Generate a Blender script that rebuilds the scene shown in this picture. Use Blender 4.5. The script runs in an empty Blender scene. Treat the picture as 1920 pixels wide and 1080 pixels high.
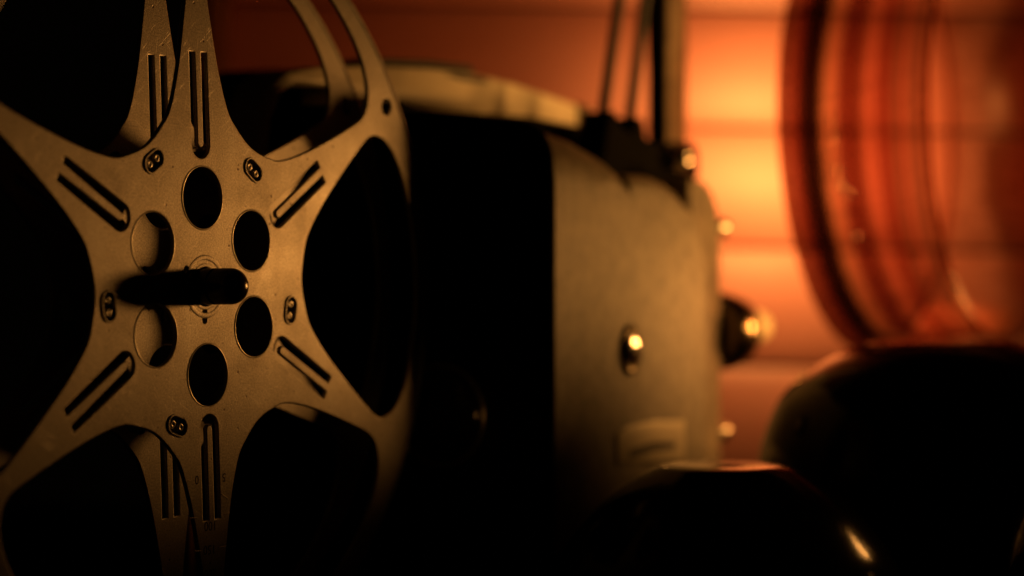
import bpy, bmesh, math, random
from mathutils import Matrix, Vector, Euler
random.seed(7)
MM = 0.001
scene = bpy.context.scene
C = scene.collection
PI = math.pi

# ------------------------------------------------------------------ camera
cam_d = bpy.data.cameras.new('camera')
cam = bpy.data.objects.new('camera', cam_d); C.objects.link(cam)
cam.location = (0, 0, 0); cam.rotation_euler = (PI/2, 0, 0)
cam_d.sensor_width = 36; cam_d.lens = 4043.3/1920*36
cam_d.clip_start = 0.01; cam_d.clip_end = 20
cam_d.dof.use_dof = True
cam_d.dof.focus_distance = 0.512
cam_d.dof.aperture_fstop = 6.2
cam_d.dof.aperture_blades = 0
scene.camera = cam

# ------------------------------------------------------------------ world: a dark room
w = bpy.data.worlds.new('World'); scene.world = w; w.use_nodes = True
w.node_tree.nodes['Background'].inputs[0].default_value = (1.0, .6, .3, 1)
w.node_tree.nodes['Background'].inputs[1].default_value = 0.0004

# ------------------------------------------------------------------ lamps
def spot(name, loc, target, power, size_deg, blend, radius, col):
    l = bpy.data.lights.new(name, 'SPOT'); l.energy = power; l.color = col
    l.spot_size = math.radians(size_deg); l.spot_blend = blend; l.shadow_soft_size = radius*MM
    o = bpy.data.objects.new(name, l); C.objects.link(o)
    o.location = Vector(loc)*MM
    d = (Vector(target)-Vector(loc))
    o.rotation_euler = d.to_track_quat('-Z', 'Y').to_euler()
    return o
WARM = (1.0, .405, .085)
spot('key_lamp', (182, 714, 13), (89.3, 676.5, 174), 0.79, 150, .33, 19, WARM)
spot('side_lamp', (172, 758, -2), (74, 736, -15), 1.32, 60, .6, 8, WARM)
spot('wall_lamp', (106, 830, 56), (116, 900, 50), 0.92, 168, 1.0, 9, (1.0, .45, .11))
spot('jar_glint_fill', (230, 640, 20), (90, 538, -64), 0.10, 20, 1.0, 14, WARM)  # unseen spot added for the highlight on the front jar's shoulder
spot('knob_fill', (230, 640, 20), (84, 750, -14), 4.5, 15, 1.0, 8, WARM)  # added unseen spot that brightens the lens knob cap
spot('rim_glint_fill', (120, 300, -42), (-9, 603, -36), 0.16, 7, .7, 14, WARM)  # unseen narrow spot, added for the crescent glint on the knob rim
spot('handle_fill', (192, 700, 128), (8, 730, 66), 0.98, 40, 1.0, 18, WARM)  # fill spot out of view, added to light the handle

scene.view_settings.view_transform = 'Standard'
scene.view_settings.look = 'None'
scene.view_settings.exposure = 0
scene.view_settings.gamma = 1
scene.view_settings.use_curve_mapping = False

# ------------------------------------------------------------------ helpers
def tag(o, label=None, cat=None, group=None, kind=None):
    if label: o['label'] = label
    if cat: o['category'] = cat
    if group: o['group'] = group
    if kind: o['kind'] = kind
    return o
def empty(name, mat, label, cat, group=None):
    o = bpy.data.objects.new(name, None); C.objects.link(o); o.matrix_world = mat
    o.empty_display_size = .01
    return tag(o, label, cat, group)
def link(name, me, m, parent=None, smooth=False):
    if m: me.materials.clear(); me.materials.append(m)
    o = bpy.data.objects.new(name, me); C.objects.link(o)
    if smooth:
        for p in me.polygons: p.use_smooth = True
    if parent: o.parent = parent
    return o
def obj(name, bm, m, parent=None, smooth=False, angle=None, flat=False):
    me = bpy.data.meshes.new(name)
    bmesh.ops.recalc_face_normals(bm, faces=bm.faces)
    if angle is not None:
        for f in bm.faces: f.smooth = True
        for e in bm.edges:
            if len(e.link_faces) == 2 and e.calc_face_angle(0) > math.radians(angle): e.smooth = False
            elif len(e.link_faces) != 2: e.smooth = False
            elif flat and (abs(e.link_faces[0].normal.y) > .9999) != (abs(e.link_faces[1].normal.y) > .9999): e.smooth = False
    bm.to_mesh(me); bm.free()
    return link(name, me, m, parent, smooth)
def curve_plate(name, loops, thick, bevel, m, parent, w0=0.0, res=2):
    """flat sheet with holes: outline loops in the (x,z) plane, front face at y=w0, thickness going back. mm"""
    cu = bpy.data.curves.new(name, 'CURVE'); cu.dimensions = '2D'; cu.fill_mode = 'BOTH'
    cu.extrude = thick/2-bevel; cu.bevel_depth = bevel; cu.bevel_resolution = res; cu.offset = -bevel
    for lp in loops:
        s = cu.splines.new('POLY'); s.points.add(len(lp)-1); s.use_cyclic_u = True
        for i, (x, y) in enumerate(lp): s.points[i].co = (x, y, 0, 1)
    tmp = bpy.data.objects.new(name, cu); C.objects.link(tmp)
    dg = bpy.context.evaluated_depsgraph_get(); dg.update()
    me = bpy.data.meshes.new_from_object(tmp.evaluated_get(dg))
    bpy.data.objects.remove(tmp); bpy.data.curves.remove(cu)
    # (x, y, z) -> (x, back, up): front (+z) faces the camera (-y)
    for v in me.vertices:
        x, y, z = v.co
        v.co = (x*MM, (w0+thick/2-z)*MM, y*MM)
    bm = bmesh.new(); bm.from_mesh(me); bpy.data.meshes.remove(me)
    bmesh.ops.remove_doubles(bm, verts=bm.verts, dist=1e-6)
    return obj(name, bm, m, parent, angle=40, flat=True)
def text_mesh(body, size, thick):
    cu = bpy.data.curves.new('t', 'FONT'); cu.body = body; cu.size = size; cu.extrude = thick
    cu.align_x = 'CENTER'; cu.align_y = 'CENTER'; cu.offset = 0.02
    tmp = bpy.data.objects.new('t', cu); C.objects.link(tmp)
    dg = bpy.context.evaluated_depsgraph_get(); dg.update()
    me = bpy.data.meshes.new_from_object(tmp.evaluated_get(dg))
    bpy.data.objects.remove(tmp); bpy.data.curves.remove(cu)
    return me
def lathe_bm(profile, seg=96, axis='Z', close=False, bm=None, center=(0, 0, 0)):
    """profile: list of (r, h) mm, revolved about axis through center"""
    bm = bm or bmesh.new(); rings = []
    for r, h in profile:
        ring = []
        n = seg
        for k in range(n):
            a = 2*PI*k/n
            p = (r*math.cos(a), r*math.sin(a), h)
            if axis == 'Y': p = (r*math.cos(a), h, r*math.sin(a))
            if axis == 'X': p = (h, r*math.cos(a), r*math.sin(a))
            ring.append(bm.verts.new(((p[0]+center[0])*MM, (p[1]+center[1])*MM, (p[2]+center[2])*MM)))
        rings.append(ring)
    pairs = list(zip(rings[:-1], rings[1:]))
    if close: pairs.append((rings[-1], rings[0]))
    for a, b in pairs:
        for k in range(seg):
            bm.faces.new((a[k], a[(k+1) % seg], b[(k+1) % seg], b[k]))
    if not close:
        bm.faces.new(rings[0]); bm.faces.new(rings[-1])
    bmesh.ops.remove_doubles(bm, verts=bm.verts, dist=1e-7)
    return bm
def slab_bm(outline, b0, b1, rad=0, seg=5, axis='Y', both=False):
    """outline (x,z) extruded along y from b0 (front) to b1; front edge rounded by rad"""
    bm = bmesh.new()
    def P(x, z, b):
        return (x*MM, b*MM, z*MM) if axis == 'Y' else (b*MM, x*MM, z*MM)
    f = [bm.verts.new(P(x, z, b0)) for x, z in outline]
    g = [bm.verts.new(P(x, z, b1)) for x, z in outline]
    ff = bm.faces.new(f); gf = bm.faces.new(list(reversed(g)))
    n = len(f)
    for i in range(n): bm.faces.new((f[i], g[i], g[(i+1) % n], f[(i+1) % n]))
    bmesh.ops.recalc_face_normals(bm, faces=bm.faces)
    if rad:
        es = list(ff.edges) + (list(gf.edges) if both else [])
        bmesh.ops.bevel(bm, geom=es, offset=rad*MM, segments=seg, profile=.5, affect='EDGES', clamp_overlap=True)
    return bm
def round_slab_bm(outline, b0, b1, R, seg=8):
    """like slab_bm, front edge rounded by R everywhere but on the left side and the bottom"""
    n = len(outline); xm = min(p[0] for p in outline); zb = min(p[1] for p in outline); nor = []
    for i, (x, z) in enumerate(outline):
        a = Vector(outline[i-1]); b = Vector(outline[(i+1) % n]); c = Vector((x, z))
        if x == xm: nor.append(Vector((0, -1)) if z > zb else Vector((0, 0))); continue
        if z == zb: nor.append(Vector((-1, 0))); continue
        e1 = (c-a).normalized(); e2 = (b-c).normalized(); t = (e1+e2).normalized()
        nor.append(Vector((t.y, -t.x)))
    bm = bmesh.new(); rings = []
    for k in range(seg+1):
        th = PI/2*k/seg; ins = R*(1-math.cos(PI/2-th)); W = lambda v: min(1, max(0, (abs(v.y)-.45)/.5))**1.5 if v.length else .02; dep = R*(1-math.cos(th))
        rings.append([bm.verts.new(Vector((x+nv.x*ins*W(nv), b0+dep*max(.03, W(nv)), z+nv.y*ins*W(nv)))*MM) for (x, z), nv in zip(outline, nor)])
    rings.append([bm.verts.new(Vector((x, b1, z))*MM) for x, z in outline])
    for a, b in zip(rings[:-1], rings[1:]):
        for i in range(n):
            if len({a[i], a[(i+1) % n], b[i], b[(i+1) % n]}) == 4: bm.faces.new((a[i], b[i], b[(i+1) % n], a[(i+1) % n]))
    bm.faces.new(rings[0]); bm.faces.new(rings[-1])
    bmesh.ops.remove_doubles(bm, verts=bm.verts, dist=1e-7)
    return bm
def tube_bm(pts, r, seg=12, bm=None):
    bm = bm or bmesh.new(); rings = []
    for i, p in enumerate(pts):
        p = Vector(p); a = Vector(pts[max(i-1, 0)]); b = Vector(pts[min(i+1, len(pts)-1)])
        d = (b-a).normalized(); x = d.orthogonal().normalized() if i == 0 else (px - d*px.dot(d)).normalized()
        px = x; y = d.cross(x)
        rr = r[i] if isinstance(r, (list, tuple)) else r
        rings.append([bm.verts.new((p+(x*math.cos(2*PI*k/seg)+y*math.sin(2*PI*k/seg))*rr)*MM) for k in range(seg)])
    for a, b in zip(rings[:-1], rings[1:]):
        for k in range(seg): bm.faces.new((a[k], a[(k+1) % seg], b[(k+1) % seg], b[k]))
    bm.faces.new(rings[0]); bm.faces.new(rings[-1])
    return bm

# ------------------------------------------------------------------ materials
def mat(name, base, rough=.5, metal=0., spec=.5, coat=0.):
    m = bpy.data.materials.new(name); m.use_nodes = True
    b = m.node_tree.nodes['Principled BSDF']
    b.inputs['Base Color'].default_value = (*base, 1); b.inputs['Roughness'].default_value = rough
    b.inputs['Metallic'].default_value = metal; b.inputs['Specular IOR Level'].default_value = spec
    b.inputs['Coat Weight'].default_value = coat
    return m
class NT:
    def __init__(s, m): s.t = m.node_tree; s.b = s.t.nodes['Principled BSDF']
    def n(s, ty, **kw):
        x = s.t.nodes.new(ty)
        for k, v in kw.items():
            if k in x.inputs.keys(): x.inputs[k].default_value = v
            else: setattr(x, k, v)
        return x
    def l(s, a, b): s.t.links.new(a, b)
    def ramp(s, fac, stops):
        r = s.t.nodes.new('ShaderNodeValToRGB'); s.l(fac, r.inputs[0])
        e = r.color_ramp.elements
        e[0].position, e[0].color = stops[0][0], (*stops[0][1], 1)
        e[1].position, e[1].color = stops[-1][0], (*stops[-1][1], 1)
        for p, c in stops[1:-1]: q = e.new(p); q.color = (*c, 1)
        return r.outputs[0]
    def mix(s, fac, a, b, mode='MIX'):
        x = s.t.nodes.new('ShaderNodeMix'); x.data_type = 'RGBA'; x.blend_type = mode
        if isinstance(fac, (int, float)): x.inputs[0].default_value = fac
        else: s.l(fac, x.inputs[0])
        for k, v in ((6, a), (7, b)):
            if isinstance(v, tuple): x.inputs[k].default_value = (*v, 1)
            else: s.l(v, x.inputs[k])
        return x.outputs[2]
g = lambda v: (v, v, v)

def reel_metal():
    m = mat('reel_metal', (.5, .47, .42), .42, .68)
    n = NT(m); tc = n.n('ShaderNodeTexCoord').outputs['Object']
    mp = n.n('ShaderNodeMapping'); n.l(tc, mp.inputs[0]); mp.inputs['Scale'].default_value = (1000, 1000, 1000)
    co = mp.outputs[0]
    big = n.n('ShaderNodeTexNoise', Scale=.07, Detail=6.0, Roughness=.65); n.l(co, big.inputs[0])
    fine = n.n('ShaderNodeTexNoise', Scale=2.2, Detail=3.0, Roughness=.7); n.l(co, fine.inputs[0])
    c1 = n.ramp(big.outputs[0], [(.25, (.34, .31, .27)), (.45, (.47, .44, .39)), (.55, (.50, .47, .42)), (.78, (.62, .59, .54))])
    c2 = n.mix(.62, c1, n.ramp(fine.outputs[0], [(.3, g(.2)), (.7, g(.9))]), 'OVERLAY')
    # corrosion specks
    vo = n.n('ShaderNodeTexVoronoi', Scale=.28); n.l(co, vo.inputs[0])
    sp = n.n('ShaderNodeTexNoise', Scale=.11, Detail=2.0); n.l(co, sp.inputs[0])
    wob = n.n('ShaderNodeTexNoise', Scale=1.3, Detail=3.0); n.l(co, wob.inputs[0])
    ad = n.n('ShaderNodeMath', operation='ADD'); n.l(vo.outputs['Distance'], ad.inputs[0])
    ms = n.n('ShaderNodeMath', operation='MULTIPLY'); ms.inputs[1].default_value = .22; n.l(wob.outputs[0], ms.inputs[0]); n.l(ms.outputs[0], ad.inputs[1])
    spots = n.ramp(ad.outputs[0], [(.165, g(1)), (.215, g(0))])
    gate = n.ramp(sp.outputs[0], [(.37, g(0)), (.47, g(1))])
    mask = n.mix(1.0, spots, gate, 'MULTIPLY')
    c3 = n.mix(mask, c2, (.10, .06, .035))
    # scratches: stretched noise in two directions
    def scratch(rot, sc, thr, off):
        vr = n.n('ShaderNodeVectorRotate', rotation_type='Y_AXIS'); vr.inputs['Angle'].default_value = rot; n.l(tc, vr.inputs['Vector'])
        mm = n.n('ShaderNodeMapping'); n.l(vr.outputs[0], mm.inputs[0]); mm.inputs['Location'].default_value = (off, 0, off)
        mm.inputs['Scale'].default_value = (110*sc, 300, 2600*sc)
        t = n.n('ShaderNodeTexNoise', Scale=1.0, Detail=0.0); n.l(mm.outputs[0], t.inputs[0])
        return n.ramp(t.outputs[0], [(thr, g(0)), (thr+.02, g(1))])
    s1 = n.mix(1.0, scratch(.75, 1.0, .755, 3), scratch(2.2, 1.4, .765, 11), 'ADD'); s2 = n.mix(1.0, scratch(-.5, .8, .765, 7), scratch(1.45, 1.2, .765, 17), 'ADD')
    ss = n.mix(1.0, s1, s2, 'ADD')
    c4 = n.mix(n.mix(1.0, ss, g(.5), 'MULTIPLY'), c3, (.8, .76, .7))
    n.l(c4, n.b.inputs['Base Color'])
    r = n.ramp(big.outputs[0], [(.25, g(.52)), (.75, g(.36))]); n.l(r, n.b.inputs['Roughness'])
    bp = n.n('ShaderNodeBump', Strength=.32, Distance=.0002)
    mid = n.n('ShaderNodeTexNoise', Scale=.7, Detail=4.0, Roughness=.8); n.l(co, mid.inputs[0])
    n.l(n.mix(.3, fine.outputs[0], mid.outputs[0]), bp.inputs['Height'])
    bp2 = n.n('ShaderNodeBump', Strength=.25, Distance=.0003, invert=True)
    n.l(n.mix(1.0, mask, ss, 'ADD'), bp2.inputs['Height']); n.l(bp.outputs[0], bp2.inputs['Normal'])
    n.l(bp2.outputs[0], n.b.inputs['Normal'])
    return m
def mottled(name, base, rough, metal, sc, amt, bump=.15, spec=.5):
    m = mat(name, base, rough, metal, spec); n = NT(m)
    tc = n.n('ShaderNodeTexCoord').outputs['Object']
    t = n.n('ShaderNodeTexNoise', Scale=sc, Detail=6.0, Roughness=.6); n.l(tc, t.inputs[0])
    lo = tuple(c*(1-amt) for c in base); hi = tuple(min(1, c*(1+amt)) for c in base)
    n.l(n.ramp(t.outputs[0], [(.3, lo), (.7, hi)]), n.b.inputs['Base Color'])
    bp = n.n('ShaderNodeBump', Strength=bump, Distance=.0003)
    f = n.n('ShaderNodeTexNoise', Scale=sc*12, Detail=2.0); n.l(tc, f.inputs[0]); n.l(f.outputs[0], bp.inputs['Height'])
    n.l(bp.outputs[0], n.b.inputs['Normal'])
    return m
M_REEL = reel_metal()
M_DRUM = mottled('hub_metal', (.34, .31, .27), .55, .6, 60, .2)
M_BODY = mottled('beige_crackle_paint', (.235, .207, .15), .52, 0, 160, .42, .7, .35)
M_PALE = mottled('worn_beige_paint', (.74, .67, .49), .45, 0, 45, .22, .2)
M_BLACK = mottled('black_paint', (.012, .011, .010), .45, 0, 60, .3, .1, .3)
M_MATTE = mottled('matte_black_paint', (.003, .003, .0025), .85, 0, 60, .3, .1, .04)
M_GLOSSBLACK = mottled('glossy_black_plastic', (.008, .007, .006), .12, 0, 60, .3, .02)
M_CHROME = mottled('chrome', (.75, .72, .66), .12, 1, 80, .05, .02)
M_SATIN = mottled('satin_steel', (.55, .52, .45), .3, .9, 80, .1, .05)
M_JAR = mottled('dark_glazed_stoneware', (.008, .006, .005), .14, 0, 30, .5, .12, .34)
M_TABLE = mottled('dark_table_wood', (.02, .011, .007), .35, 0, 20, .4, .1)
M_RUBBER = mottled('dark_rubber', (.02, .018, .015), .6, 0, 60, .2, .05)
M_INK = mottled('dark_ink', (.04, .03, .02), .7, 0, 60, .2, .05)

def wall_mat():
    m = mat('varnished_orange_boards', (.55, .16, .05), .33, 0, .5); n = NT(m)
    tc = n.n('ShaderNodeTexCoord').outputs['Object']
    mp = n.n('ShaderNodeMapping'); n.l(tc, mp.inputs[0]); mp.inputs['Scale'].default_value = (6, 6, 60)
    t = n.n('ShaderNodeTexNoise', Scale=1.0, Detail=6.0, Roughness=.55); n.l(mp.outputs[0], t.inputs[0])
    b = n.n('ShaderNodeTexNoise', Scale=7.0, Detail=3.0); n.l(tc, b.inputs[0])
    c = n.ramp(t.outputs[0], [(.3, (.46, .17, .125)), (.7, (.60, .25, .20))])
    c = n.mix(.5, c, n.ramp(b.outputs[0], [(.3, (.43, .155, .11)), (.7, (.64, .275, .23))]))
    n.l(c, n.b.inputs['Base Color'])
    n.l(n.ramp(b.outputs[0], [(.3, g(.56)), (.7, g(.46))]), n.b.inputs['Roughness'])
    return m
M_WALL = wall_mat()

# ------------------------------------------------------------------ setting
bm = bmesh.new()
for x0, x1 in ((-900, 900),):
    vs = [bm.verts.new(Vector(p)*MM) for p in ((x0, 100, -130), (x1, 100, -130), (x1, 1300, -130), (x0, 1300, -130))]
    bm.faces.new(vs)
bmesh.ops.solidify(bm, geom=bm.faces[:], thickness=.02)
tag(obj('table_top', bm, M_TABLE), kind='structure')

# board wall: slightly convex glossy boards with dark gaps, roll 1.2 degrees
WALLY = 900
wall = empty('board_wall', Matrix.Translation(Vector((0, WALLY, 0))*MM) @ Matrix.Rotation(math.radians(1.0), 4, 'Y'),
             'glowing orange varnished wall of wide horizontal boards behind the projector', 'wall')
PITCH = 49.7; ZJ = 68.7                    # a joint at this height, pitch between joints
XL, XR = -120, 420
for k in range(-4, 5):
    z0 = ZJ+k*PITCH+.9; z1 = ZJ+(k+1)*PITCH-.9
    bm = bmesh.new(); N = 14; rows = []
    for i in range(N+1):
        s = i/N
        edge = 0.0
        d = 3.4*(1-(2*s-1)**2) + .8*min(1, min(s, 1-s)/.045)**.5    # bulge towards the room + eased edges
        z = z0+(z1-z0)*s
        rows.append([bm.verts.new(Vector((x, 4.5-d, z))*MM) for x in (XL, XR)])
    for a, b in zip(rows[:-1], rows[1:]): bm.faces.new((a[0], a[1], b[1], b[0]))
    back = [bm.verts.new(Vector((x, 14, z))*MM) for x, z in ((XL, z0), (XR, z0), (XR, z1), (XL, z1))]
    bm.faces.new(back)
    bm.faces.new((rows[0][0], rows[0][1], back[1], back[0])); bm.faces.new((rows[-1][0], rows[-1][1], back[2], back[3]))
    obj('board', bm, M_WALL, wall, angle=30)
bm = bmesh.new()
vs = [bm.verts.new(Vector(p)*MM) for p in ((XL, 12, -140), (XR, 12, -140), (XR, 12, 330), (XL, 12, 330))]
bm.faces.new(vs)
obj('backing', bm, mottled('dark_backing', (.10, .03, .012), .8, 0, 30, .2), wall)
bm = slab_bm([(XL-9, -140), (XL-1, -140), (XL-1, 330), (XL-9, 330)], -8, 14, 1)
obj('edge_trim', bm, mottled('brown_trim', (.30, .14, .05), .4, 0, 30, .2), wall)

# ------------------------------------------------------------------ film reel
RM = Matrix(((0.51592959, -0.85655439, 0.01145589, 0), (0.85591167, 0.5159982, 0.0340745, 0), (-0.03509788, -0.00777481, 0.99935364, 0), (0, 0, 0, 1)))
RM = Matrix.Translation(Vector((-72.624, 510.40, 0.34))*MM) @ RM
reel = empty('film_reel', RM, 'worn metal film reel with six flared spokes and round holes, sharp at the left', 'film reel')
OFF = -4.17
def pol(r, deg): a = math.radians(deg); return (r*math.sin(a), r*math.cos(a))
def circ(cx, cy, r, n=48): return [(cx+r*math.cos(2*PI*k/n), cy+r*math.sin(2*PI*k/n)) for k in range(n)]
prof = [(38.4, 0), (38.9, 5), (40.3, 10), (42, 14), (44.5, 16.9), (48, 19.5), (52, 21.7), (56, 23.3), (62, 25.1), (68, 26.5), (74, 27.5),
        (77.5, 27.9), (80.5, 27.6), (83.2, 26.4), (85.6, 24.4), (87.6, 21.2), (89, 16.5), (89.9, 10.5), (90.3, 5), (90.4, 0)]
def smooth_closed(pts, n):
    out = []
    L = len(pts)
    for i in range(L):
        p0, p1, p2, p3 = (Vector(pts[(i+j-1) % L]) for j in range(4))
        for k in range(n):
            t = k/n
            out.append(tuple(.5*((2*p1)+(-p0+p2)*t+(2*p0-5*p1+4*p2-p3)*t*t+(-p0+3*p1-3*p2+p3)*t**3)))
    return out
def opening(base):
    loop = [pol(r, base+a) for r, a in prof] + [pol(r, base-a) for r, a in reversed(prof[1:-1])]
    return smooth_closed(loop, 4)
def uslot(base):
    w, t = 3.2, 1.15; r0, r1, c = 33.6, 55.3, 34.0
    pts = [(w, r1), (t, r1), (t, c)]
    for k in range(1, 8): a = PI*k/8; pts.append((t*math.cos(a), c-t*math.sin(a)))
    pts += [(-t, c), (-t, r1), (-w, r1), (-w, r0)]
    for k in range(1, 16): a = PI*k/16; pts.append((-w*math.cos(a), r0-w*math.sin(a)))
    pts.append((w, r0))
    th = math.radians(base); out = []
    for x, y in pts: out.append((x*math.cos(th)+y*math.sin(th), -x*math.sin(th)+y*math.cos(th)))
    return out
def stadium(cx, cy, ang, hl, hw, n=10):
    th = math.radians(ang); L = hl-hw; out = []
    for k in range(n+1): a = -PI/2+PI*k/n; out.append((L+hw*math.cos(a), hw*math.sin(a)))
    for k in range(n+1): a = PI/2+PI*k/n; out.append((-L+hw*math.cos(a), hw*math.sin(a)))
    return [(cx+x*math.cos(th)-y*math.sin(th), cy+x*math.sin(th)+y*math.cos(th)) for x, y in out]
TABS = [-34.2, 31.4, 97.9, 195.7, 260.4]
def flange_loops(rh):
    loops = [circ(0, 0, 95.6, 240)]
    for k in range(6):
        loops.append(opening(30+60*k+OFF)); loops.append(uslot(60*k+OFF))
        x, y = pol(21, 60*k+OFF); loops.append(circ(x, y, rh, 64))
    for a in TABS:
        x, y = pol(34, a); loops.append(stadium(x, y, -a, 3.3, 2.0))
    x, y = pol(90.3, 55.8); loops.append(circ(x, y, 2.2, 28))
    key = circ(0, 0, 4.6, 40)
    loops.append(key)
    for a in (180, 62, -62):
        x, y = pol(7.0, a)
        loops.append(stadium(x, y, 90-a, 1.7, .72, 6))
    return loops
fl = curve_plate('flange', flange_loops(7.39), 1.2, .34, M_REEL, reel)
fl2 = curve_plate('flange', flange_loops(6.8), 1.2, .34, M_REEL, reel); fl2.location = (0, 12.5*MM, 0)
for k in range(6):                                        # turned-up lip round each hole of the near flange
    hx, hz = pol(21, 60*k+OFF)
    bm = lathe_bm([(7.45+(.22)*math.cos(2*PI*q/10), .05+.2*math.sin(2*PI*q/10)) for q in range(10)], 72, 'Y', close=True, center=(hx, 0, hz))
    obj('hole_lip', bm, M_SATIN, reel, smooth=True)
# rolled rim on both flanges (flat ring, slightly proud)
for w0 in (0, 12.5):
    bm = lathe_bm([(95.3+.9*math.cos(2*PI*k/12), w0+.65+.95*math.sin(2*PI*k/12)) for k in range(12)], 200, 'Y', close=True)
    obj('rolled_rim', bm, M_REEL, reel, smooth=True)
# hub drum between the flanges
bm = lathe_bm([(32.6, 1.35), (32.6, 12.45), (31.9, 12.45), (31.9, 1.35)], 120, 'Y', close=True)
obj('hub_drum', bm, M_DRUM, reel, angle=40)
bm = lathe_bm([(5.2, 1.32), (5.2, 12.48), (4.7, 12.48), (4.7, 1.32)], 40, 'Y', close=True)
obj('axle_sleeve', bm, M_DRUM, reel, angle=40)
# pressed rings round the axle hole (staked bushing)
bm = bmesh.new()
for rr, hw, hh in ((6.9, .75, .26), (5.1, .5, .2)):
    lathe_bm([(rr+hw*math.cos(2*PI*k/10), .06-.5*hh*math.sin(2*PI*k/10)) for k in range(10)], 72, 'Y', close=True, bm=bm)
bushing = obj('bushing_ring', bm, M_REEL, reel, smooth=True)
# pressed tabs of the drum showing in the oval recesses: raised collar, floor, two dimpled pads
for a in TABS:
    x, y = pol(34, a); th = math.radians(-a)
    bm = bmesh.new()
    outer = stadium(x, y, -a, 3.75, 2.45, 10); inner = stadium(x, y, -a, 3.2, 1.9, 10)
    n = len(outer); prof4 = [(outer, .02), ([(o[0]*.7+i[0]*.3, o[1]*.7+i[1]*.3) for o, i in zip(outer, inner)], -.32), ([(o[0]*.25+i[0]*.75, o[1]*.25+i[1]*.75) for o, i in zip(outer, inner)], -.32), (inner, .02), (inner, .95)]
    rings = [[bm.verts.new(Vector((px, wv, pz))*MM) for px, pz in lp] for lp, wv in prof4]
    for r1, r2 in zip(rings[:-1], rings[1:]):
        for k in range(n): bm.faces.new((r1[k], r1[(k+1) % n], r2[(k+1) % n], r2[k]))
    bm.faces.new(rings[-1])
    t = obj('hub_tab', bm, M_REEL, reel, angle=50)
    bm = bmesh.new()
    for s in (-1.45, 1.45):
        cx, cy = x+s*math.cos(th), y+s*math.sin(th)
        lathe_bm([(1.15, .95), (1.1, .35), (.8, .1), (.45, .1), (.25, .35), (.05, .4)], 24, 'Y', bm=bm, center=(cx, 0, cy))
    obj('tab_dimple', bm, M_SATIN, t, smooth=True)
# engraved footage scale on the lower spoke, figures upside down
bm = bmesh.new()
for body, u, v, sz in (('0', -1.9, -45.5, 2.9), ('5', 8.2, -45.3, 2.9), ('100', 3.4, -56.6, 3.1), ('150', 3.2, -62.2, 3.1), ('200', 3.6, -67.9, 3.1), ('300', 4.2, -75.5, 3.1)):
    me = text_mesh(body, sz, .01)
    tb = bmesh.new(); tb.from_mesh(me); bpy.data.meshes.remove(me)
    for vv in tb.verts:
        x, y, z = vv.co
        vv.co = ((u-x)*MM, (-.012-z)*MM, (v-y)*MM)
    tm = bpy.data.meshes.new('t'); tb.to_mesh(tm); tb.free(); bm.from_mesh(tm); bpy.data.meshes.remove(tm)
obj('scale_figures', bm, M_INK, reel)
bm = bmesh.new()
for (u0, v0, u1, v1) in ((-6.4, -45.5, -3.5, -45.7), (-4.2, -54.4, -1.6, -54.5), (-2.3, -62.2, .3, -62.4), (7.3, -49.3, 9.8, -50.5), (7.0, -54.3, 10.2, -54.0), (6.6, -62.0, 9.6, -61.8), (-1.6, -69, .8, -69.1), (-.8, -76, 1.6, -76.1)):
    tube_bm([(u0, .0, v0), (u1, .0, v1)], .13, 8, bm)
obj('scale_ticks', bm, M_REEL, reel)

# ------------------------------------------------------------------ projector
YAW = math.atan2(.8566, .5159)
PM = Matrix.Translation(Vector((12.0, 606.0, 0))*MM) @ Matrix.Rotation(YAW, 4, 'Z')
pj = empty('film_projector', PM, 'vintage film projector with beige crackle-painted side, dark shaded end and top handle', 'film projector')
o1 = [(.4, -128), (.4, 46), (14, 45.4), (23, 44.4), (30, 42.3), (36, 39), (41, 34.8), (45.5, 29.8), (49, 24), (51.5, 17), (52.6, 8), (53, 0), (53, -128)]
sub = lambda o: o
obj('body', round_slab_bm(o1, 0, 112, 16, 10), M_BODY, pj, angle=35)
o2 = [(46, -128), (46, 34.4), (57, 34.6), (64, 34.3), (71, 33.0), (77, 30.8), (83, 27.6), (88, 23.4), (92.5, 18), (95.5, 12), (97.5, 5), (98, -5), (98, -128)]
obj('gear_case', round_slab_bm(o2, .3, 100, 5, 6), M_BODY, pj, angle=35)
o3 = [(103, -128), (103, 35.5), (112, 35.8), (117.5, 34.6), (122, 31.6), (125.5, 27), (127.3, 21), (128, 12), (128, -128)]
obj('front_plate', slab_bm(o3, 9, 60, 2.5, 5), M_BODY, pj, angle=35)
obj('inner_case', slab_bm([(90, -128), (90, 22), (104, 22), (104, -128)], 9.5, 90, 1), M_BODY, pj, angle=35)
# black sheet painting in the end wall's shade, outline in (depth, height)
oe = [(0.3, -128), (0.3, 34)]
for k in range(1, 9): a = PI/2*k/9; oe.append((.3+10*(1-math.cos(a)), 34+13*math.sin(a)))
oe += [(10.3, 47.3), (30, 50), (53, 52), (75, 53), (85, 58), (90, 64), (96, 66.6), (118, 67), (124, 64), (128, 57), (128, -128)]
obj('shaded_end', slab_bm(oe, -1.2, .2, .6, 3, axis='X'), M_MATTE, pj, angle=35)
obj('motor_housing', slab_bm([(.3, -60), (.3, 65), (60, 65), (66, 60), (66, -60)], 92, 126, 3), M_MATTE, pj, angle=35)
kn = obj('knob', lathe_bm([(0.1, -15), (11.5, -15), (13.2, -14), (14, -12), (14, -4)], 64, 'X', center=(0, 30, -36)), M_GLOSSBLACK, pj, angle=40)
obj('knob_rim', lathe_bm([(14.2+.5*math.cos(2*PI*k/10), -12.5+.5*math.sin(2*PI*k/10)) for k in range(10)], 80, 'X', close=True, center=(0, 30, -36)), M_SATIN, kn, smooth=True)
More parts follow.
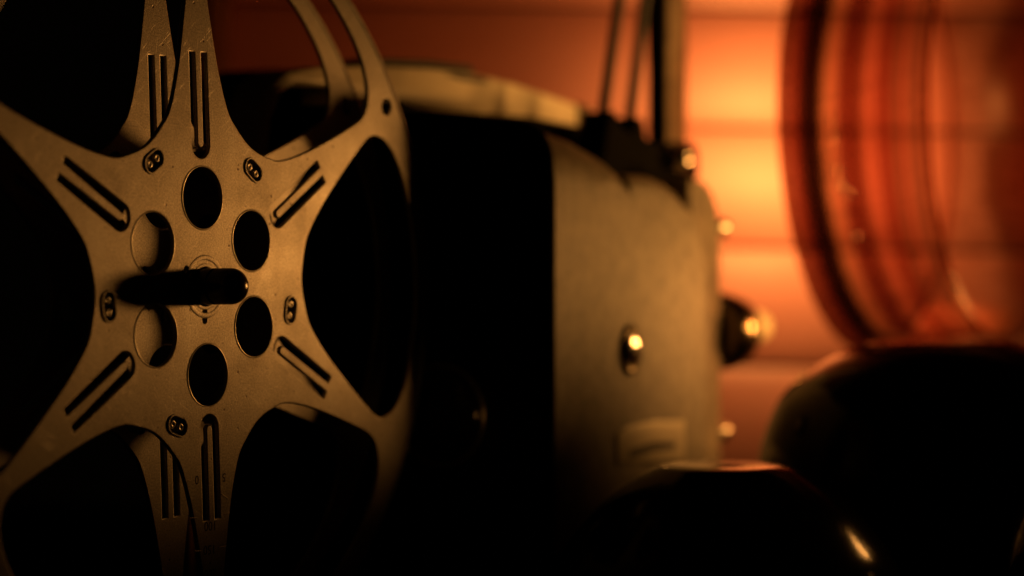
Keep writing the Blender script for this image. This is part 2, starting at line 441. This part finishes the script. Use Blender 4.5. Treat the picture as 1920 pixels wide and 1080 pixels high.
# carrying handle standing over the rear half
oh = [(-57, 24), (-58, 38), (-56.5, 48), (-52.5, 55.5), (-44, 60.2), (-31, 62.6), (-10, 65), (10, 66.5), (30, 67.6), (52, 68), (76, 67), (98, 65), (118, 63), (134, 61.4), (134, 54), (104, 54.4), (56, 54.2), (10, 54), (-22, 52.8), (-21, 58), (-40, 57.4), (-47, 53.6), (-51.5, 46.5), (-53, 36), (-53, 24)]
hd = obj('handle', slab_bm(oh, 60, 72, 1.2, 3), M_PALE, pj, angle=35)
obj('grip_strap', slab_bm([(-2, 67.8), (25, 69.6), (50, 70.2), (52, 68.2), (30, 68.0), (10, 66.9), (-2, 66.0)], 58.8, 73, .5), M_RUBBER, hd, angle=35)
obj('end_bracket', slab_bm([(120, 52), (120, 63.2), (127, 62.6), (127, 52)], 58.6, 73.4, .6), mottled('dark_bronze', (.14, .11, .07), .5, .5, 60, .2), hd, angle=35)
obj('rail_slot', slab_bm([(36, 66.2), (42, 67.0), (58, 67.0), (62, 66.0), (54, 65.2), (44, 65.2)], 59.7, 61, .2), M_RUBBER, hd, angle=35)
# arm socket, arm post and drive belts
obj('top_cover', slab_bm([(1, 10), (1, 52), (60, 54), (96, 53), (102, 48), (102, 10)], 42, 100, 2), M_MATTE, pj, angle=35)
sk = obj('arm_socket', slab_bm([(70, 24), (78, 48), (81, 56.5), (86, 57), (89, 52.5), (97, 50.5), (100, 56), (104, 56), (107, 49.5), (122, 47.5), (137, 50), (143, 50), (146, 46), (146, 38), (138, 34), (104, 32), (84, 16)], 26, 36, 2), M_MATTE, pj, angle=35)
obj('ball_knob', lathe_bm([(4.2*math.sin(PI*k/16)+.001, -4.2*math.cos(PI*k/16)) for k in range(17)], 40, 'Z', center=(122, 21.5, 43.0)), M_CHROME, sk, smooth=True)
obj('arm_post', slab_bm([(145, 45), (147, 190), (161, 190), (160, 45)], 38, 46, 1), M_BODY, pj, angle=35)
obj('post_shade_side', slab_bm([(143, 50), (140, 100), (137, 190), (144, 190), (144.4, 50)], 38, 44, .5), M_MATTE, pj, angle=35)  # black slab painting in the shade on the post's left side
bm = tube_bm([(82.5, 30, 54), (94.7, 30, 96), (109, 30, 146), (122, 30, 184)], 1.8)
tube_bm([(101, 30, 54), (108, 30, 80), (120, 31, 120), (136, 30, 152), (153.5, 30, 180)], 1.8, bm=bm)
obj('drive_belt', bm, M_RUBBER, pj, smooth=True)
obj('belt_pulley', lathe_bm([(3, 25.5), (16.5, 26), (16.5, 27.5), (14.6, 29), (14.6, 31), (16.5, 32.5), (16.5, 34), (6, 34.5), (6, 38.5), (.1, 38.5)], 48, 'Y', center=(139, 0, 184)), M_BLACK, pj, angle=35)
# control stud, name plate, screws, lens knob
bm = lathe_bm([(6.4, .1), (6.4, -.7), (5.4, -1.2), (5.2, -1.0)], 48, 'Y', center=(45.2, 0, -18.4))
bmesh.ops.scale(bm, vec=(.95, 1, 1.2), space=Matrix.Translation(Vector((-45.2, 0, 18.4))*MM), verts=bm.verts)
st = obj('side_stud', bm, mottled('dark_brass', (.10, .075, .04), .3, .8, 60, .2), pj, angle=40)
obj('stud_cap', lathe_bm([(4.9, -.8)]+[(4.9*math.cos(a), -.8-1.3*math.sin(a)) for a in [PI/2*k/12 for k in range(1, 12)]]+[(.01, -2.1)], 48, 'Y', center=(45.2, 0, -18.4)), M_CHROME, st, smooth=True)
pl = obj('name_plate', slab_bm([(36.5, -52), (36.5, -43), (44, -41.2), (60, -40.6), (81, -41.6), (81, -54)], -.5, 2.6, .3), mottled('brushed_plate', (.82, .76, .6), .4, .2, 60, .1), pj, angle=35)
obj('plate_marking', slab_bm([(44, -51), (44, -48.3), (60, -46.9), (74, -47.8), (74, -49.8), (60, -49.6)], -.56, -.4), M_INK, pl)
for zc in (20.5, -48.5):
    bm = lathe_bm([(.1, 6), (1.8, 6), (2.9, 5), (3.2, 3.5), (2.9, 1.5), (2.0, 0), (2.0, -2)], 32, 'X', center=(129.5, 11.5, zc))
    obj('thumb_screw', bm, M_SATIN, pj, smooth=True)
lk = obj('lens_knob', lathe_bm([(11, -2), (12.6, 0), (13.4, 3), (13.4, 10), (12.4, 13), (9.5, 14.5), (8.2, 13.8), (.1, 13.8)], 64, 'X', center=(131, 14.5, -14.5)), mottled('dark_chrome', (.30, .24, .16), .22, 1, 120, .2, .05), pj, angle=40)
obj('knob_ring', lathe_bm([(9.9+.55*math.cos(2*PI*k/10), 14.4+.6*math.sin(2*PI*k/10)) for k in range(10)], 64, 'X', close=True, center=(131, 14.5, -14.5)), M_CHROME, lk, smooth=True)
obj('knob_cap', lathe_bm([(4.6, 12.5), (4.6, 20), (5.6, 21), (5.6, 35), (4.9, 36), (.1, 36)], 48, 'X', center=(131, 13.5, -13.5)), mottled('ivory_plastic', (.55, .48, .32), .3, 0, 60, .08, .05), lk, angle=40)
obj('base', slab_bm([(-20, -129.6), (-20, -120), (150, -120), (150, -129.6)], -6, 125, 2), M_BLACK, pj, angle=35)
# reel arm and spindle: carry the reel; built in the reel's own frame, belong to the projector
inv = PM.inverted() @ RM
def in_reel(bm): bmesh.ops.transform(bm, matrix=inv, verts=bm.verts); return bm
R0 = 4.3; LC = 7.6
prof_s = [(R0, 30), (R0, -3.2), (R0-.35, -3.35), (R0-.35, -3.9), (R0, -4.05), (R0, -LC)]+[(R0*math.cos(a), -LC-R0*math.sin(a)) for a in [PI/2*k/14 for k in range(1, 14)]]+[(.02, -LC-R0)]
sp = obj('reel_spindle', in_reel(lathe_bm(prof_s, 64, 'Y')), mottled('worn_black_bakelite', (.016, .013, .010), .2, 0, 300, .5, .15, .8), pj, angle=50)
obj('reel_arm', in_reel(slab_bm([(-8, -8), (-8, 8), (0, 11), (60, 9), (145, 9), (145, -9), (60, -9), (0, -11)], 24, 33, 1.5)), M_MATTE, pj, angle=35)

# ------------------------------------------------------------------ dark stoneware jars on the right
def jar(name, x, y, ztop, prof, label):
    zb = -130
    P = [(r, ztop+dz) for r, dz in prof]
    rmax = P[-1][0]
    P += [(rmax+.6, P[-1][1]-14), (rmax-1, zb+14), (rmax-6, zb+2), (rmax-9, zb+.1), (.1, zb+.1)]
    # smooth the dome with Catmull-Rom
    Q = []
    for i in range(len(P)-1):
        p0 = Vector(P[max(i-1, 0)]); p1 = Vector(P[i]); p2 = Vector(P[i+1]); p3 = Vector(P[min(i+2, len(P)-1)])
        if i < 2 or i > len(P)-4: Q.append(tuple(p1)); continue
        for k in range(5):
            t = k/5; Q.append(tuple(.5*((2*p1)+(-p0+p2)*t+(2*p0-5*p1+4*p2-p3)*t*t+(-p0+3*p1-3*p2+p3)*t**3)))
    Q.append(P[-1])
    o = obj(name, lathe_bm([(max(r, .05), z) for r, z in Q], 128, 'Z'), M_JAR, angle=32)
    o.location = Vector((x, y, 0))*MM
    tag(o, label, 'jar', 'dark round jars in front of the projector')
    return o
jar('round_jar', 55.4, 560, -45.6, [(.05, 0), (14, -.1), (16.8, -.6), (19, -1.6), (23, -3.9), (28, -7.2), (33, -11.4), (37, -15.8), (41.5, -21.5), (44.5, -27), (47, -34), (48.4, -42)],
    'black glossy round jar just below the projector, its flat lid catching orange light')
jar('round_jar', 127.5, 640, -15.6, [(.05, 0), (19, -.1), (22.4, -.7), (25.5, -1.9), (29, -3.3), (35, -6.4), (42, -11.2), (47.5, -17), (51, -24), (53.4, -32), (54.6, -40), (55, -48)],
    'tallest black glossy round jar with wide flat lid, under the curved glass vessel')
jar('round_jar', 164, 525, -32, [(.05, 0), (16, -.1), (19, -.7), (25, -4.5), (32, -10.5), (37, -17), (41, -25), (43.5, -34), (44.6, -44)],
    'black glossy round jar cut off by the right edge, only its shoulder visible')

# ------------------------------------------------------------------ big glass vessel behind the jars
def glass_mat(name, tint, ior=1.12):
    m = bpy.data.materials.new(name); m.use_nodes = True; t = m.node_tree; t.nodes.clear()
    out = t.nodes.new('ShaderNodeOutputMaterial')
    tr = t.nodes.new('ShaderNodeBsdfTransparent'); tr.inputs[0].default_value = (*tint, 1)
    gl = t.nodes.new('ShaderNodeBsdfGlossy'); gl.inputs['Roughness'].default_value = .2; gl.inputs[0].default_value = (1, .9, .8, 1)
    fr = t.nodes.new('ShaderNodeFresnel'); fr.inputs[0].default_value = ior
    mx = t.nodes.new('ShaderNodeMixShader'); t.links.new(fr.outputs[0], mx.inputs[0]); t.links.new(tr.outputs[0], mx.inputs[1]); t.links.new(gl.outputs[0], mx.inputs[2])
    t.links.new(mx.outputs[0], out.inputs[0])
    return m
M_THIN = glass_mat('amber_glass', (.55, .36, .28), 1.05)
M_BASE = glass_mat('amber_glass_base', (.95, .66, .58), 1.0)
def streak_painted_glass():
    m = glass_mat('amber_glass_painted_streaks', (1, 1, 1)); t = m.node_tree  # refraction streaks of the vessel painted in as tint bands
    tr = [x for x in t.nodes if x.type == 'BSDF_TRANSPARENT'][0]
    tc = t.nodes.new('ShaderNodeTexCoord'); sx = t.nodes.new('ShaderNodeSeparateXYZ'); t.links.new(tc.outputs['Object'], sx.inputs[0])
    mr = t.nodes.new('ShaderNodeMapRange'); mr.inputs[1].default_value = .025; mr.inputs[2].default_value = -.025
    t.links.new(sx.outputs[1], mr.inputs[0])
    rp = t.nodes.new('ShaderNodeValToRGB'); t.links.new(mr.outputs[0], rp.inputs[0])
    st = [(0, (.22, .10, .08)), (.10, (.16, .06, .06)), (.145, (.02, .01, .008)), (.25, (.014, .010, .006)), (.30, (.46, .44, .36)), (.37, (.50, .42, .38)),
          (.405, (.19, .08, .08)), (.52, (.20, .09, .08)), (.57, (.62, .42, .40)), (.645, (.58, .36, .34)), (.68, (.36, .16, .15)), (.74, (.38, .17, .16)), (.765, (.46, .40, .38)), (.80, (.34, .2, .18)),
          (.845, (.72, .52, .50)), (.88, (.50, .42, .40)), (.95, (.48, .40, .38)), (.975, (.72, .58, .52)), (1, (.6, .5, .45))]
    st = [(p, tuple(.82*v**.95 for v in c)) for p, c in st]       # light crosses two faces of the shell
    e = rp.color_ramp.elements
    e[0].position, e[0].color = 0, (*st[0][1], 1); e[1].position, e[1].color = 1, (*st[-1][1], 1)
    for p, c in st[1:-1]: q = e.new(p); q.color = (*c, 1)
    # the painted streaks wander a little round the vessel
    nz = t.nodes.new('ShaderNodeTexNoise'); nz.inputs['Scale'].default_value = 14; t.links.new(tc.outputs['Object'], nz.inputs[0])
    ma = t.nodes.new('ShaderNodeMath'); ma.operation = 'MULTIPLY_ADD'; ma.inputs[1].default_value = .05; t.links.new(nz.outputs[0], ma.inputs[0])
    sb = t.nodes.new('ShaderNodeMath'); sb.operation = 'SUBTRACT'; sb.inputs[1].default_value = .025; t.links.new(mr.outputs[0], sb.inputs[0]); t.links.new(sb.outputs[0], ma.inputs[2])
    t.links.new(ma.outputs[0], rp.inputs[0])
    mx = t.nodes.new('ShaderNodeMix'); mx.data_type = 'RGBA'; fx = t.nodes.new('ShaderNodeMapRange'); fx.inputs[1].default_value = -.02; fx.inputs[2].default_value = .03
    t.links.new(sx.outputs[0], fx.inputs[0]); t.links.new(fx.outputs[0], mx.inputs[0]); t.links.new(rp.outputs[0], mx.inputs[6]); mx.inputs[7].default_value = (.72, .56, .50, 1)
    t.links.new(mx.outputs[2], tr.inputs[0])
    return m
M_BAND = streak_painted_glass()
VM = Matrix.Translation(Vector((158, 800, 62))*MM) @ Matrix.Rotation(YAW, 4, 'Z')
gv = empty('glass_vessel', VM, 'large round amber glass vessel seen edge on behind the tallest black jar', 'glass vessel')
bm = bmesh.new(); rings = []
for r_, h_ in [(81, -25), (80.6, -22), (80.6, -12), (81.4, 0), (83.0, 12), (85.4, 22), (86.4, 25)]:
    rings.append([bm.verts.new(Vector((r_*math.cos(2*PI*k/160), h_, r_*math.sin(2*PI*k/160)))*MM) for k in range(160)])
for a, b in zip(rings[:-1], rings[1:]):
    for k in range(160): bm.faces.new((a[k], a[(k+1) % 160], b[(k+1) % 160], b[k]))
bmesh.ops.solidify(bm, geom=bm.faces[:], thickness=.0001)
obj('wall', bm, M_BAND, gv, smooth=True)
for yy, rr, tr_ in ((25.4, 86.4, .9), (-25.4, 81, .9)):
    bm = lathe_bm([(rr+tr_*math.cos(2*PI*k/16), yy+tr_*math.sin(2*PI*k/16)) for k in range(16)], 160, 'Y', close=True)
    obj('rim', bm, M_THIN, gv, smooth=True)
bm = bmesh.new(); vs = [bm.verts.new(Vector((84.8*math.cos(2*PI*k/120), 22, 84.8*math.sin(2*PI*k/120)))*MM) for k in range(120)]; bm.faces.new(vs)
obj('base_disc', bm, M_BASE, gv)
# chrome beads added as glints on the near shell
for a_, b_, rr in ((183, 8, 1.0), (187, 7.2, 1.2), (190, 8.5, .8), (195, 7, 1.1), (199, 6, 1.3), (201, 3.5, .9), (212, 4, 1.0)):
    a = math.radians(a_); R_ = 83.0
    bm = lathe_bm([(rr*math.sin(PI*k/10)+.001, -rr*math.cos(PI*k/10)) for k in range(11)], 16, 'Z', center=(R_*math.cos(a), b_, R_*math.sin(a)))
    obj('glint_bead', bm, M_CHROME, gv, smooth=True)
bm = lathe_bm([(.1, -129.9), (42, -129.9), (42, -124), (36, -118), (14, -108), (11, -60), (16, -36), (30, -24), (30, -21), (.1, -19)], 64, 'Z', center=(0, 0, -62))
obj('stand', bm, M_JAR, gv, angle=35)
